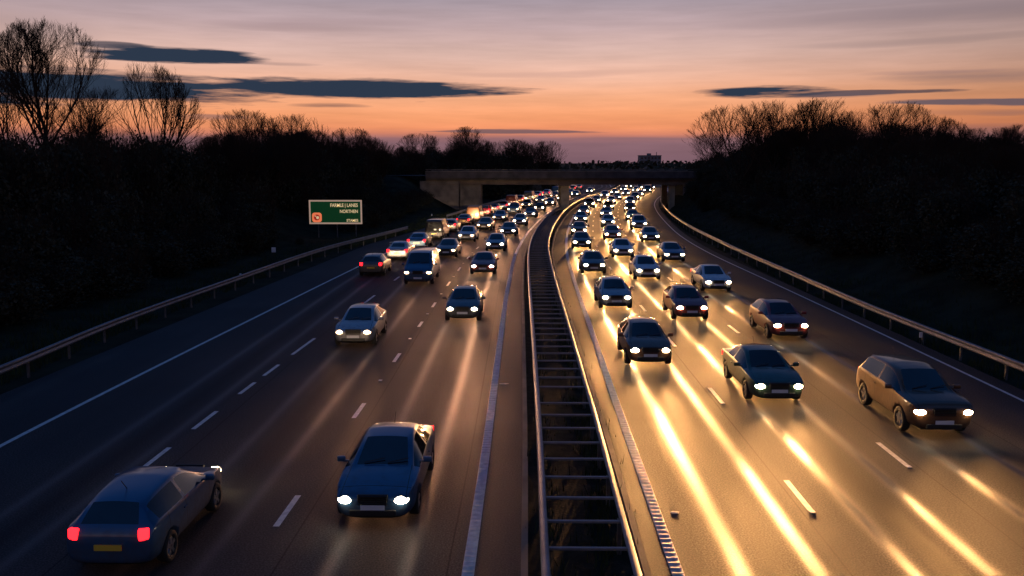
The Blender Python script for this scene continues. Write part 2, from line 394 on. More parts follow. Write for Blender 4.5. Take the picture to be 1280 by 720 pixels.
# ------------------------------------------------------------------ bridge
br = empty('road_bridge', (8.9, BRY, 0)); tag(br, 'low concrete overbridge crossing the motorway on square piers', 'bridge')
def bb(name, boxes, m, bev=0):
    bm = bmesh.new()
    for c, s in boxes: box(bm, (c[0]-8.9, c[1]-BRY, c[2]), s, bev=bev)
    return obj(name, bm, m, br)
DX0, DX1 = -14.2, 31
cx = (DX0+DX1)/2; wx = DX1-DX0
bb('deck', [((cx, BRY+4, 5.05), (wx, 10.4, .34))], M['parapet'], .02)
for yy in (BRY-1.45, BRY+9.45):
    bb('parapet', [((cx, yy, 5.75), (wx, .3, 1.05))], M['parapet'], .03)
    bb('coping', [((cx, yy, 6.33), (wx, .42, .11))], M['concrete'], .02)
for i in range(6):
    yy = BRY-.7+i*1.9
    g = bmesh.new()
    box(g, (cx-8.9, yy-BRY, 4.84), (wx, .5, .07)); box(g, (cx-8.9, yy-BRY, 4.52), (wx, .04, .56)); box(g, (cx-8.9, yy-BRY, 4.20), (wx, .5, .07))
    if i == 0:
        x = DX0+2
        while x < DX1: box(g, (x-8.9, yy-BRY-.12, 4.52), (.03, .2, .55)); x += 2.2
    obj('girder', g, M['girder'], br)
for (x, w) in ((8.8, 1.35), (26.6, .9)):
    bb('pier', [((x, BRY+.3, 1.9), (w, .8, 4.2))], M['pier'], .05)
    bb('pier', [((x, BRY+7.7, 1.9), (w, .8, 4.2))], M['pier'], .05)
    bb('crosshead', [((x, BRY+4, 4.06), (w+.3, 9.6, .2))], M['concrete'], .02)
bb('abutment', [((-7.0, BRY+4, 2.0), (3.6, 9.2, 4.4)), ((-5.3, BRY-.75, 2.0), (.35, .3, 4.4)), ((-8.65, BRY-.75, 2.0), (.3, .3, 4.4))], M['concrete'], .04)
bb('abutment', [((29.8, BRY+4, 2.0), (3.0, 9.2, 4.4))], M['concrete'], .04)
wv = []
for yy in (-.9, -.3): wv += [(-8.6-8.9, yy, -.3), (-8.6-8.9, yy, 4.75), (-15.2-8.9, yy, 4.75), (-15.2-8.9, yy, 3.2)]
obj('wing_wall', (wv, [(0, 1, 2, 3), (4, 7, 6, 5), (0, 4, 5, 1), (1, 5, 6, 2), (2, 6, 7, 3), (3, 7, 4, 0)]), M['concrete'], br)
# bridge handrail
rb = bmesh.new(); 
for z in (.98, .55): pass
for yy in (BRY-1.45,):
    bar(rb, (DX0-8.9, yy-BRY, 6.62), (DX1-8.9, yy-BRY, 6.62), .06, .06)
    x = DX0+.3
    while x < DX1: box(rb, (x-8.9, yy-BRY, 6.49), (.05, .05, .22)); x += 2.5
obj('handrail', rb, M['steeld'], br)
# side road on the embankment behind
tag(obj('side_road', ([(-80, BRY-.9, 5.62), (-14.2, BRY-.9, 5.62), (-14.2, BRY+8.9, 5.62), (-80, BRY+8.9, 5.62)], [(0, 1, 2, 3)]), M['asphalt']), kind='structure')

# ------------------------------------------------------------------ green road sign
sx, sy = G(420, 297, 1.2); sy = 92.; sx = (420-640)/F*sy; sg = ground_z(sx, sy)
def zat(py, y): 
    b = (360-py)/F; return H+y*(-math.sin(PIT)+b*math.cos(PIT))/(math.cos(PIT)+b*math.sin(PIT))
zt, zb = zat(250, sy), zat(280, sy); sw = 66/F*sy; sh = zt-zb; zc = (zt+zb)/2
sr = empty('road_sign', (sx, sy, sg), 0); tag(sr, 'green rectangular road sign with cream lettering and orange roundel on thin posts', 'sign')
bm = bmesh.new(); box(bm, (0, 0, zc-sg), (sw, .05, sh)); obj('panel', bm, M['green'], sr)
bm = bmesh.new(); t = .16
for c, s in (((0, -.035, zc-sg+sh/2-t/2), (sw, .03, t)), ((0, -.035, zc-sg-sh/2+t/2), (sw, .03, t)),
             ((-sw/2+t/2, -.035, zc-sg), (t, .028, sh-2*t)), ((sw/2-t/2, -.035, zc-sg), (t, .028, sh-2*t))): box(bm, c, s)
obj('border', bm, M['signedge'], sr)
for dx in (-.335, .02, .375):
    bm = bmesh.new(); cyl(bm, (dx*sw, .09, (zc-sg+sh/2-.2-.4)/2), .06, zc-sg+sh/2-.2+.4, seg=12); obj('post', bm, M['steeld'], sr)
def text(s, size, x, z, m, y=-.03, xs=1.0, align='RIGHT', name='lettering'):
    cu = bpy.data.curves.new('t', 'FONT'); cu.body = s; cu.size = size; cu.align_x = align; cu.extrude = .006; cu.offset = size*.02
    to = bpy.data.objects.new('t', cu); C.objects.link(to)
    dg = bpy.context.evaluated_depsgraph_get(); me = bpy.data.meshes.new_from_object(to.evaluated_get(dg))
    bpy.data.objects.remove(to)
    me.transform(Matrix.Translation((x, y, z)) @ Matrix.Rotation(math.pi/2, 4, 'X') @ Matrix.Diagonal((xs, 1, 1, 1)))
    me.materials.clear(); me.materials.append(m)
    o = bpy.data.objects.new(name, me); C.objects.link(o); o.parent = sr; return o
xr = sw/2-.42
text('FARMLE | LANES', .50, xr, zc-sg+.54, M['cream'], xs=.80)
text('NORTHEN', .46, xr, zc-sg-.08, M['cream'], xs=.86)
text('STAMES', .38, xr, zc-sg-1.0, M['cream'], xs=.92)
bm = bmesh.new(); box(bm, (-sw/2+.80, -.04, zc-sg-.56), (1.0, .03, 1.0))
bmesh.ops.bevel(bm, geom=[e for e in bm.edges if abs(e.verts[0].co.y-e.verts[1].co.y) > .01], offset=.28, segments=5, affect='EDGES', profile=.5)
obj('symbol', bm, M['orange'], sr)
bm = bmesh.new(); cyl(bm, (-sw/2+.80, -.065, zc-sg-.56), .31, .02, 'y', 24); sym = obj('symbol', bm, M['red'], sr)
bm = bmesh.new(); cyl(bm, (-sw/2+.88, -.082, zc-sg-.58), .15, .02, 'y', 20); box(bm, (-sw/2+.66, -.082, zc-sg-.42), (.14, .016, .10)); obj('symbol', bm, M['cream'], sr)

# ------------------------------------------------------------------ marker posts, litter
def marker(px, pz, y, label, cat='marker post', big=False):
    """a short post whose head shows at that place beside the road"""
    x = (px-640)/F*y*1.0; g = ground_z(x, y); z = zat(pz, y); 
    r = empty('marker_post', (x, y, g)); tag(r, label, cat); h = max(.5, z-g)
    bm = bmesh.new(); box(bm, (0, 0, (h-.25)/2-.05), (.08, .05, h-.25+.1), bev=.01); obj('post', bm, M['plastic'], r)
    bm = bmesh.new()
    if big: box(bm, (0, -.03, h-.02), (.36, .08, .42), bev=.03)
    else: box(bm, (0, -.02, h-.06), (.13, .07, .24), bev=.02)
    obj('reflector', bm, M['white'], r)
marker(298, 343, 58, 'slim marker post with round white reflector just behind the left guardrail')
marker(341, 312, 74, 'marker post with a square white box head, left of the green sign', big=True)
marker(540, 268, 116, 'small marker post with pale head between the sign and the bridge')
marker(1160, 428, 38, 'small marker post with white head on the dark verge behind the right guardrail')
def litter(px, py, label, s):
    x, y = G(px, py); bm = bmesh.new(); bmesh.ops.create_icosphere(bm, subdivisions=2, radius=1)
    for v in bm.verts: v.co += v.co*noise.noise(v.co*2+Vector((px, 0, 0)))*.5; v.co = Vector((v.co.x*s[0], v.co.y*s[1], v.co.z*s[2]))
    o = obj('litter', bm, M['litter'], None); o.location = (x, y, s[2]*.7+.004); tag(o, label, 'litter')
litter(843, 641, 'crumpled pale scrap lying against the ribbed edge line, right carriageway', (.10, .07, .008))
litter(630, 480, 'pale flat scrap beside the median barrier on the left carriageway', (.16, .06, .008))
litter(490, 303, 'pale scrap on the left hard shoulder below the guardrail end', (.25, .2, .02))

# ------------------------------------------------------------------ distant building
bld = empty('apartment_block', (0, 0, 0)); by = 700.
x0, x1 = (797-640)/F*by, (823-640)/F*by; bz = zat(194.5, by); bld.location = ((x0+x1)/2, by, -.14); bw = x1-x0
tag(bld, 'small distant flat-roofed block rising over the tree line above the bridge', 'building')
bm = bmesh.new(); box(bm, (0, 0, bz/2), (bw, 12, bz)); obj('wall', bm, M['building'], bld)
bm = bmesh.new(); box(bm, (0, 0, bz+.2), (bw+.6, 12.6, .4)); rf = obj('roof', bm, M['building'], bld)
bm = bmesh.new(); box(bm, (-.5, 0, bz+1.1), (3, 3, 1.6)); obj('roof_house', bm, M['building'], rf)
bm = bmesh.new(); cyl(bm, (5.4, 0, bz+1.6), .25, 2.6, seg=8); obj('chimney', bm, M['building'], rf)
nwin = 0
for r_ in range(4):
    for c_ in range(6):
        bm = bmesh.new(); box(bm, (-bw/2+1.6+c_*(bw-3.2)/5, -6.03, bz-1.8-r_*3), (1.4, .1, 1.3))
        obj('window', bm, M['lamplit'] if (r_, c_) in ((2, 4), (2, 3)) else M['glass'], bld)

# ------------------------------------------------------------------ trees
def tube(V, Fc, pts, rads, sides):
    base = None
    for i, p in enumerate(pts):
        d = (pts[min(i+1, len(pts)-1)]-pts[max(i-1, 0)]).normalized()
        a = d.cross(Vector((.3, .9, .1))).normalized(); b = d.cross(a); k = len(V)
        for j in range(sides):
            t = 2*math.pi*j/sides; V.append(p+(a*math.cos(t)+b*math.sin(t))*rads[i])
        if base is not None:
            for j in range(sides): Fc.append((base+j, base+(j+1) % sides, k+(j+1) % sides, k+j))
        base = k
def grow(rnd, height, spread, levels, trunkfrac=.28, fan=1.0, dome=(.36, .40, .60)):
    Vt, Ft, Vc, Fc = [], [], [], []
    Rx, Rz, cz = dome[0]*height, dome[1]*height, dome[2]*height
    def room(p, d):
        a = (d.x*d.x+d.y*d.y)/Rx**2+d.z*d.z/Rz**2; b = 2*((p.x*d.x+p.y*d.y)/Rx**2+(p.z-cz)*d.z/Rz**2)
        c = (p.x*p.x+p.y*p.y)/Rx**2+(p.z-cz)**2/Rz**2-1; q = b*b-4*a*c
        return max(.03*height, (-b+math.sqrt(q))/(2*a)) if q > 0 else .03*height
    def branch(p, d, length, rad, lev):
        n = 5 if lev < 2 else 4; pts = [p.copy()]; rads = [rad]; dd = d.copy()
        for i in range(n):
            dd = (dd+Vector((rnd.gauss(0, .10), rnd.gauss(0, .10), rnd.gauss(0, .05)+(.10 if lev else .02)))).normalized()
            pts.append(pts[-1]+dd*length/n); rads.append(rad*(1-.62*(i+1)/n))
        V, Fx = (Vt, Ft) if lev < 2 else (Vc, Fc)
        tube(V, Fx, pts, rads, 7 if lev == 0 else 5 if lev == 1 else 3)
        if lev >= levels: return
        nb = (9, 8, 6, 5, 4)[min(lev, 4)]
        for i in range(nb):
            t = (.45+.55*(i+.6)/nb) if lev == 0 else (.22+.78*(i+rnd.random())/nb); t = min(t, .99)
            k = t*n; i0 = int(k); pp = pts[i0].lerp(pts[min(i0+1, n)], k-i0)
            ax = (pts[min(i0+1, n)]-pts[i0]).normalized()
            ang = rnd.uniform(.42, .68)*(spread*(1.5-1.15*t) if lev == 0 else 1)
            az = (i*2.4+rnd.random()) if lev == 0 else rnd.uniform(0, 6.28)
            s = ax.cross(Vector((.2, .1, 1 if abs(ax.z) < .9 else 0)) if abs(ax.z) < .9 else Vector((1, 0, 0))).normalized()
            s = Matrix.Rotation(az, 3, ax) @ s
            nd = (ax*math.cos(ang)+s*math.sin(ang)); nd.z += .12*fan; nd.normalize()
            ll = length*(rnd.uniform(.75, 1.05)*(1.0 if lev == 0 else (.62-.18*t)))
            rm = room(pp, nd)
            ll = rm*rnd.uniform(.82, 1.0) if lev == 0 else min(rm*rnd.uniform(.9, 1.12), ll*1.15)
            branch(pp, nd, ll, max(.011, rads[i0]*rnd.uniform(.5, .68)), lev+1)
    branch(Vector((0, 0, -.3)), Vector((rnd.gauss(0, .03), rnd.gauss(0, .03), 1)).normalized(), height*(trunkfrac+.2), height*.017, 0)
    zs = max(v.z for v in Vc); k = height/zs
    for v in Vt+Vc: v *= k
    return Vt, Ft, Vc, Fc
def tree_proto(seed, height, spread, levels, thick=1.0, **kw):
    rnd = random.Random(seed); Vt, Ft, Vc, Fc = grow(rnd, height, spread, levels, **kw)
    r = empty('bare_tree', (0, 0, 0)); obj('trunk', (Vt, Ft), M['bark'], r, True); obj('crown', (Vc, Fc), M['twig'], r, True); return r
def thicket_proto(seed, w=5., h=5., nq=5200):
    rnd = random.Random(seed); V, Fx, Vs, Fs = [], [], [], []
    lobes = [(rnd.uniform(-.32, .32)*w, rnd.uniform(-.3, .3)*w, rnd.uniform(.3, .72)*h, rnd.uniform(.20, .34)*w) for _ in range(9)]+[(0, 0, .3*h, .42*w), (-.2*w, 0, .2*h, .35*w), (.2*w, 0, .2*h, .35*w)]
    for i in range(nq):
        lx, ly, lz, lr = rnd.choice(lobes)
        d = Vector((rnd.gauss(0, 1), rnd.gauss(0, 1), rnd.gauss(0, 1))).normalized()*lr*(rnd.random()**.4)*rnd.uniform(.8, 1.18)
        c = Vector((lx, ly, lz))+d
        if c.z < 0: c.z = rnd.uniform(0, .4)*h
        s = rnd.uniform(.05, .17); a = Vector((rnd.gauss(0, 1), rnd.gauss(0, 1), rnd.gauss(0, 1))).normalized(); b = a.orthogonal().normalized()
        b = Matrix.Rotation(rnd.uniform(0, 6.28), 3, a) @ b; cc = a.cross(b); k = len(V)
        V += [c+b*s, c+cc*s*.7, c-b*s, c-cc*s*.7]; Fx.append((k, k+1, k+2, k+3))
    for i in range(150):
        a = rnd.uniform(0, 6.28); rr = rnd.random()**.5*.42*w; p = Vector((math.cos(a)*rr*.4, math.sin(a)*rr*.4, -.2)); e = Vector((math.cos(a)*rr, math.sin(a)*rr, h*rnd.uniform(.75, 1.12)*(1-.35*(rr/(.45*w))**2)))
        mid = p.lerp(e, .6)+Vector((rnd.gauss(0, .15), rnd.gauss(0, .15), 0))
        tube(Vs, Fs, [p, mid, e], [.03, .018, .006], 3)
        for j in range(5):
            q = mid.lerp(e, rnd.random()); tube(Vs, Fs, [q, q+Vector((rnd.gauss(0, .28), rnd.gauss(0, .28), rnd.uniform(.2, .7)))], [.010, .004], 3)
    r = empty('thicket', (0, 0, 0)); obj('stems', (Vs, Fs), M['twig'], r); obj('foliage', (V, Fx), M['leaf'], r); return r
PROT = []
def place(pr, x, y, h, h0, rz, label, cat, group, wide=1.0):
    used = pr.get('used_', 0)
    o = copy_tree(pr) if used else pr
    pr['used_'] = 1; o['used_'] = 1
    s = h/h0; o.location = (x, y, ground_z(x, y)-.05); o.scale = (s*wide, s*wide, s); o.rotation_euler.z = rz
    tag(o, label, cat, group); PROT.append(o); return o
T_big = tree_proto(5, 20, 1.35, 5, trunkfrac=.40, dome=(.37, .42, .585))
T_mid = [tree_proto(20+i, 12, 1.25, 4, trunkfrac=.25, dome=(.42, .46, .54)) for i in range(4)]
TH = [thicket_proto(40+i) for i in range(5)]
def tree_at(pr, h0, px, ptop, y, label, group=None, rz=0, wide=1.0, cat='tree'):
    x = (px-640)/F*y/1.0; z = zat(ptop, y); g = ground_z(x, y)
    return place(pr, x, y, z-g, h0, rz, label, cat, group, wide)
tree_at(T_big, 20, 76, 20, 74, 'tallest bare tree with wide fanned crown at the far left', rz=.4, wide=1.02)
tree_at(T_mid[0], 12, 190, 74, 80, 'second tallest bare tree, just right of the tallest one', rz=1, wide=.95)
tree_at(T_mid[1], 12, 12, 90, 66, 'bare tree at the left picture edge beneath the tallest crown', rz=2, wide=1.3)
tree_at(T_mid[2], 12, 132, 105, 84, 'bushy bare tree between the two tallest trees on the left', rz=3, wide=1.3)
tree_at(T_mid[3], 12, 308, 134, 120, 'bare tree with rounded crown left of the green sign skyline', rz=1.5, wide=1.4)
tree_at(T_mid[0], 12, 375, 140, 132, 'spreading bare tree on the skyline above the green sign', rz=2.2, wide=1.5)
tree_at(T_mid[1], 12, 526, 165, 230, 'round bare tree on the far skyline above the bridge left end', rz=.3, wide=1.5)
tree_at(T_mid[2], 12, 587, 156, 235, 'tallest bare tree on the skyline directly above the bridge', rz=5, wide=1.4)
tree_at(T_mid[3], 12, 640, 172, 240, 'small bare tree on the skyline right of the tallest one above the bridge', rz=.9, wide=1.4)
tree_at(T_mid[0], 12, 684, 174, 250, 'bare tree on the skyline above the bridge centre', rz=4, wide=1.3)
right_trees = [(918, 128, 'leftmost tall bare tree in the right-hand wood'), (958, 122, 'second bare tree from the left in the right-hand wood'),
               (1022, 120, 'tallest bare tree in the middle of the right-hand wood'), (1062, 134, 'bare tree just right of the tallest in the right-hand wood'),
               (1110, 124, 'dense bare tree near the right end of the right-hand crowns'), (1158, 143, 'last tall bare tree before the right-hand skyline drops')]
for i, (px, pt, lab) in enumerate(right_trees):
    tree_at(T_mid[(i*3+1) % 4], 12, px, pt, 112-i*4, lab, rz=i*1.3, wide=1.35)
tree_at(T_mid[2], 12, 1272, 172, 70, 'low bare tree at the right picture edge', rz=2.6, wide=1.2)
tree_at(T_mid[1], 12, 884, 165, 150, 'small bare tree where the right wood meets the bridge', rz=.2, wide=1.3)
# filler: woods on both banks
profL = table([(-250, 140), (0, 152), (120, 152), (200, 160), (260, 171), (340, 168), (420, 172), (470, 184), (540, 190), (620, 190)])
profR = table([(820, 215), (850, 196), (880, 180), (920, 168), (1000, 162), (1100, 163), (1150, 172), (1200, 184), (1280, 192), (1500, 185)])
rnd = random.Random(77); nth = 0; cntL = cntR = 0
GLAB = {('L', 't'): ('one of the dark thicket clumps on the left bank', 'dark thicket on the left bank'), ('R', 't'): ('one of the dark thicket clumps on the right bank', 'dark thicket on the right bank'),
        ('L', 'b'): ('small leafless tree in the dark wood on the left bank', 'small leafless trees in the left wood'), ('R', 'b'): ('small leafless tree in the dark wood on the right bank', 'small leafless trees in the right wood')}
for side in ('L', 'R'):
    for row, (o0, drop) in enumerate(((6, 60), (9, 30), (13, 6), (18, 0), (26, -1))):
        y = 24. if row < 3 else 34.
        while y < 165 if side == 'L' else y < 160:
            off = (GL(y)-1.8-o0) if side == 'L' else (GR(y)+1.4+o0)
            p = P(off+rnd.gauss(0, .7), y+rnd.gauss(0, .8)); gz = ground_z(p.x, p.y)
            px = 640+F*p.x/p.y
            prof = profL if side == 'L' else profR
            if -260 < px < 1540:
                if abs(p.y-(BRY+4)) < 8 and (-20 < p.x < 40): y += 3; continue
                # keep the view to the sign and the bridge clear
                top = prof(px)+drop*min(1, 50/p.y)*1.3+abs(rnd.gauss(0, 3))
                hh = zat(top, p.y)-gz
                if side == 'L' and row < 2 and 335 < px < 490 and p.y < 99: hh = min(hh, zat(296, p.y)-gz)
                if side == 'L' and row < 3 and 470 < px < 640 and p.y < BRY: hh = min(hh, zat(262 if px > 555 else 236, p.y)-gz)
                if side == 'R' and px < 850+row*3 and p.y < BRY: hh = min(hh, zat(255, p.y)-gz)
                hmax = (3.2, 5, 9, 11, 13)[row]
                hh = min(hh, hmax*rnd.uniform(.8, 1.1))
                if hh > .7:
                    place(TH[nth % 5], p.x, p.y, hh, 5.3, rnd.uniform(0, 6.28), GLAB[(side, 't')][0], 'bush', GLAB[(side, 't')][1], wide=max(.7, min(1.5, 4.5/hh))); nth += 1
                if row >= 2 and rnd.random() < .5 and px > -40 and px < 1300 and (px > 250 or side == 'R') and hh > 3:
                    tp = zat(prof(px)-rnd.uniform(2, 16), p.y)-gz
                    if 3 < tp < 16: place(T_mid[rnd.randrange(4)], p.x+1, p.y+1, tp, 12, rnd.uniform(0, 6.28), GLAB[(side, 'b')][0], 'tree', GLAB[(side, 'b')][1], wide=1.3)
            y += (2.6, 3.2, 3.6, 4.2, 5.5)[row]*(1 if y < 90 else 1.4)
for (x, y, tp) in ((28.8, 139, 222), (30.5, 142.5, 206), (32.5, 140, 200), (34.5, 143, 192), (36.5, 139, 186), (31.5, 135, 212), (34, 134, 200), (37, 133, 186), (39.5, 142, 178), (41, 136, 176), (28.2, 128, 236), (30.6, 129, 222), (33.5, 127, 206)):
    gz = ground_z(x, y); place(TH[nth % 5], x, y, max(1, zat(tp, y)-gz), 5.3, rnd.uniform(0, 6.28), GLAB[('R', 't')][0], 'bush', GLAB[('R', 't')][1], wide=1.1); nth += 1
# wood behind the bridge
profB = table([(380, 176), (480, 184), (520, 183), (600, 178), (640, 182), (700, 187), (735, 192), (760, 201), (800, 205), (850, 200), (900, 188), (1000, 180)])
for row, (yb, st) in enumerate(((186, 4.5), (215, 5.5), (260, 7))):
    for side in (-1, 1):
        k = 0
        while k < 14:
            x = (CL(yb)-18-rnd.uniform(0, 2)-k*st) if side < 0 else (CL(yb)+23+k*st); k += 1
            y = yb+rnd.gauss(0, 3); px = 640+F*x/y
            hh = zat(profB(px)+abs(rnd.gauss(0, 2.5)), y)-ground_z(x, y)
            if side > 0 and (px < 872): hh = min(hh, zat(204, y)-ground_z(x, y))
            if hh > 1 and hh < 16:
                place(TH[nth % 5], x, y, hh, 5.3, rnd.uniform(0, 6.28), 'one of the dark thicket clumps beyond the bridge', 'bush', 'dark thickets beyond the bridge', wide=max(.7, min(1.6, 9/hh))); nth += 1
            if rnd.random() < .55 and hh > 5:
                place(T_mid[rnd.randrange(4)], x, y-1, hh*rnd.uniform(1.0, 1.18), 12, rnd.uniform(0, 6.28), 'small leafless tree in the wood beyond the bridge', 'tree', 'small leafless trees beyond the bridge', wide=1.2)
# far-off wood on the horizon: one mass
rv = random.Random(5); V = []; Fx = []
for i in range(9000):
    a = rv.uniform(-.75, .75); d = rv.uniform(430, 640); x = math.sin(a)*d; y = math.cos(a)*d
    if abs(x-CL(min(700, y))) < 26 and y < 700: continue
    hh = 7.5+2.6*noise.noise(Vector((x*.012, y*.012, 0)))+1.5*noise.noise(Vector((x*.08, y*.08, 0)))
    c = Vector((x, y, hh*rv.random()**.6)); s = rv.uniform(.7, 1.9); n = Vector((rv.gauss(0, 1), rv.gauss(0, 1), rv.gauss(0, 1))).normalized(); b = n.orthogonal().normalized(); e = n.cross(b); k = len(V)
    V += [c+b*s, c+e*s*.7, c-b*s, c-e*s*.7]; Fx.append((k, k+1, k+2, k+3))
tag(obj('distant_wood', (V, Fx), M['leaf']), 'dark distant wood along the horizon beyond the bridge', 'wood', None, 'stuff')

# verge grass: one mass
rv = random.Random(9); V = []; Fx = []
def blade(x, y, z, h):
    a = rv.uniform(0, 6.28); w = .012+.01*rv.random(); l = rv.gauss(0, .35)*h; k = len(V); c, s = math.cos(a), math.sin(a)
    V.extend([Vector((x-c*w, y-s*w, z-.03)), Vector((x+c*w, y+s*w, z-.03)), Vector((x+s*l, y-c*l, z+h))]); Fx.append((k, k+1, k+2))
for i in range(52000):
    y = 14+(rv.random()**1.5)*130; s = rv.random() < .5
    off = (GL(y)-.35-abs(rv.gauss(0, 2.2))) if s else (GR(y)-.2+abs(rv.gauss(0, 2.4)))
    p = P(off, y); 
    if noise.noise(Vector((p.x*.5, p.y*.5, 7))) < -.25: continue
    blade(p.x, p.y, ground_z(p.x, p.y), rv.uniform(.12, .45))
tag(obj('verge_grass', (V, Fx), M['grass']), 'rough grass on both verges', 'grass', None, 'stuff')
V = []; Fx = []
for i in range(9000):
    y = 12+(rv.random()**1.4)*90; p = P(rv.choice((.55, .7, -.6, .5, .85))+rv.gauss(0, .2), y)
    if noise.noise(Vector((p.x*1.1, p.y*.8, 2))) < -.05: continue
    blade(p.x, p.y, -.02, rv.uniform(.06, .35))
tag(obj('median_weeds', (V, Fx), M['grass']), 'weeds growing under the median barrier', 'grass', None, 'stuff')

# ------------------------------------------------------------------ vehicles
def evaluated(o):
    dg = bpy.context.evaluated_depsgraph_get(); me = bpy.data.meshes.new_from_object(o.evaluated_get(dg)); return me
def car_parts(kind):
    """lofted body; returns list of (part name, mesh, material, parent part)"""
    if kind == 'hatch':
        L = [(-2.06, .30, .55, .66, .70, .66, .70, 0), (-2.02, .22, .72, .78, .80, .74, .78, 0), (-1.80, .20, .84, .84, .80, .76, .86, 0), (-1.35, .20, .885, .90, .72, .93, .97, 0),
             (-.92, .20, .89, .93, .70, .97, 1.01, 1), (-.15, .20, .90, .95, .56, 1.40, 1.45, 2), (.42, .20, .90, .96, .56, 1.43, 1.49, 3), (.50, .20, .90, .96, .56, 1.43, 1.49, 3),
             (1.25, .20, .90, .97, .54, 1.39, 1.45, 4), (1.62, .20, .88, .98, .52, 1.32, 1.38, 5), (1.95, .22, .86, .98, .66, 1.02, 1.04, 6), (2.04, .30, .80, .72, .72, .86, .87, 0), (2.06, .36, .76, .60, .66, .68, .68, 0)]
    elif kind == 'saloon':
        L = [(-2.32, .30, .56, .64, .70, .64, .67, 0), (-2.28, .22, .74, .76, .80, .72, .75, 0), (-2.02, .20, .86, .82, .80, .76, .83, 0), (-1.50, .20, .90, .88, .72, .90, .94, 0),
             (-.98, .20, .905, .91, .70, .94, .98, 1), (-.15, .20, .91, .93, .56, 1.36, 1.41, 2), (.42, .20, .91, .94, .56, 1.39, 1.44, 3), (.50, .20, .91, .94, .56, 1.39, 1.44, 3),
             (1.05, .20, .91, .95, .54, 1.33, 1.38, 4), (1.20, .20, .91, .96, .54, 1.28, 1.34, 5), (1.72, .20, .90, .97, .66, 1.03, 1.06, 6), (2.20, .22, .86, .96, .70, 1.0, 1.02, 0), (2.30, .30, .80, .74, .72, .78, .80, 0)]
    elif kind == 'suv':
        L = [(-2.22, .36, .60, .74, .74, .76, .82, 0), (-2.18, .28, .80, .92, .84, .92, .97, 0), (-1.95, .26, .90, .99, .82, 1.00, 1.05, 0), (-1.45, .26, .93, 1.04, .76, 1.07, 1.11, 0),
             (-1.05, .26, .935, 1.07, .74, 1.10, 1.14, 1), (-.38, .26, .94, 1.09, .62, 1.60, 1.65, 2), (.30, .26, .94, 1.10, .62, 1.64, 1.70, 3), (.38, .26, .94, 1.10, .62, 1.64, 1.70, 3),
             (1.35, .26, .94, 1.12, .60, 1.62, 1.67, 4), (1.80, .26, .92, 1.12, .60, 1.57, 1.62, 5), (2.10, .28, .90, 1.12, .70, 1.18, 1.20, 6), (2.20, .36, .84, .84, .76, .96, .97, 0), (2.22, .42, .80, .7, .7, .78, .78, 0)]
    else:  # van
        L = [(-2.55, .36, .62, .76, .76, .80, .86, 0), (-2.50, .28, .84, .98, .86, 1.0, 1.05, 0), (-2.25, .26, .94, 1.08, .86, 1.12, 1.17, 0), (-2.00, .26, .96, 1.15, .84, 1.22, 1.26, 0),
             (-1.80, .26, .97, 1.18, .82, 1.30, 1.34, 1), (-1.10, .26, .97, 1.20, .74, 1.95, 2.0, 2), (-.35, .26, .97, 1.20, .76, 2.02, 2.08, 3), (-.27, .26, .97, 1.2, .76, 2.02, 2.08, 7),
             (1.35, .26, .97, 1.2, .76, 2.03, 2.08, 7), (2.20, .26, .97, 1.2, .76, 2.02, 2.06, 7), (2.48, .28, .96, 1.2, .76, 1.98, 2.02, 0), (2.54, .34, .93, 1.15, .74, 1.85, 1.88, 0), (2.55, .40, .9, 1.1, .72, 1.75, 1.78, 0)]
    V = []; Fc = []; MI = []; n = 10; N = 2*n-1
    for (y, zb, w, belt, wr, zr, zt, z_) in L:
        top = zr-belt
        def lp(t): return (w-.03+(wr-(w-.03))*t, belt+top*t)
        half = [(0, zb), (w*.78, zb), (w-.03, zb+.12), (w, zb+(belt-zb)*.55), (w-.03, belt), (*lp(.10),), (*lp(.88),), (*lp(1.0),), (wr*.86, zr+(zt-zr)*.45), (0, zt)]
        row = [(-a, y, b) for a, b in half[:0:-1]]
        row = [(a, y, b) for a, b in half]+[(-a, y, b) for a, b in half[-2:0:-1]]
        V += row
    m = 2*n-2
    for i in range(len(L)-1):
        s0, s1 = L[i][-1], L[i+1][-1]
        for j in range(m):
            j2 = (j+1) % m
            Fc.append((i*m+j, i*m+j2, (i+1)*m+j2, (i+1)*m+j))
            jj = j if j < n-1 else m-1-j
            mi = 0
            if jj == 5 and s0 in (1, 2, 3, 4) and s1 in (2, 3, 4, 5) and not (s0 == 3 and s1 == 3): mi = 2
            if jj == 8 and s0 == 1 and s1 == 2: mi = 1
            if jj == 8 and s0 == 5 and s1 == 6: mi = 3
            MI.append(mi)
    Fc.append(tuple(range(m-1, -1, -1))); MI.append(0); k = (len(L)-1)*m; Fc.append(tuple(k+j for j in range(m))); MI.append(0)
    me = bpy.data.meshes.new('tmp'); me.from_pydata([Vector(v) for v in V], [], Fc)
    for _ in range(4): me.materials.append(M['plastic'])
    for p, mi in zip(me.polygons, MI): p.material_index = mi
    bm = bmesh.new(); bm.from_mesh(me); bmesh.ops.recalc_face_normals(bm, faces=bm.faces)
    cr = bm.edges.layers.float.get('crease_edge') or bm.edges.layers.float.new('crease_edge')
    for e in bm.edges:
        fs = e.link_faces
        if len(fs) == 2 and fs[0].material_index != fs[1].material_index: e[cr] = .95
    cvl = bm.verts.layers.float.get('crease_vert') or bm.verts.layers.float.new('crease_vert')
    for v in bm.verts:
        for g in (1, 2, 3):
            if sum(1 for f in v.link_faces if f.material_index == g) == 1: v[cvl] = .8
    bm.to_mesh(me); bm.free()
    o = bpy.data.objects.new('tmp', me); C.objects.link(o)
    sm = o.modifiers.new('s', 'SUBSURF'); sm.levels = 2; sm.render_levels = 2
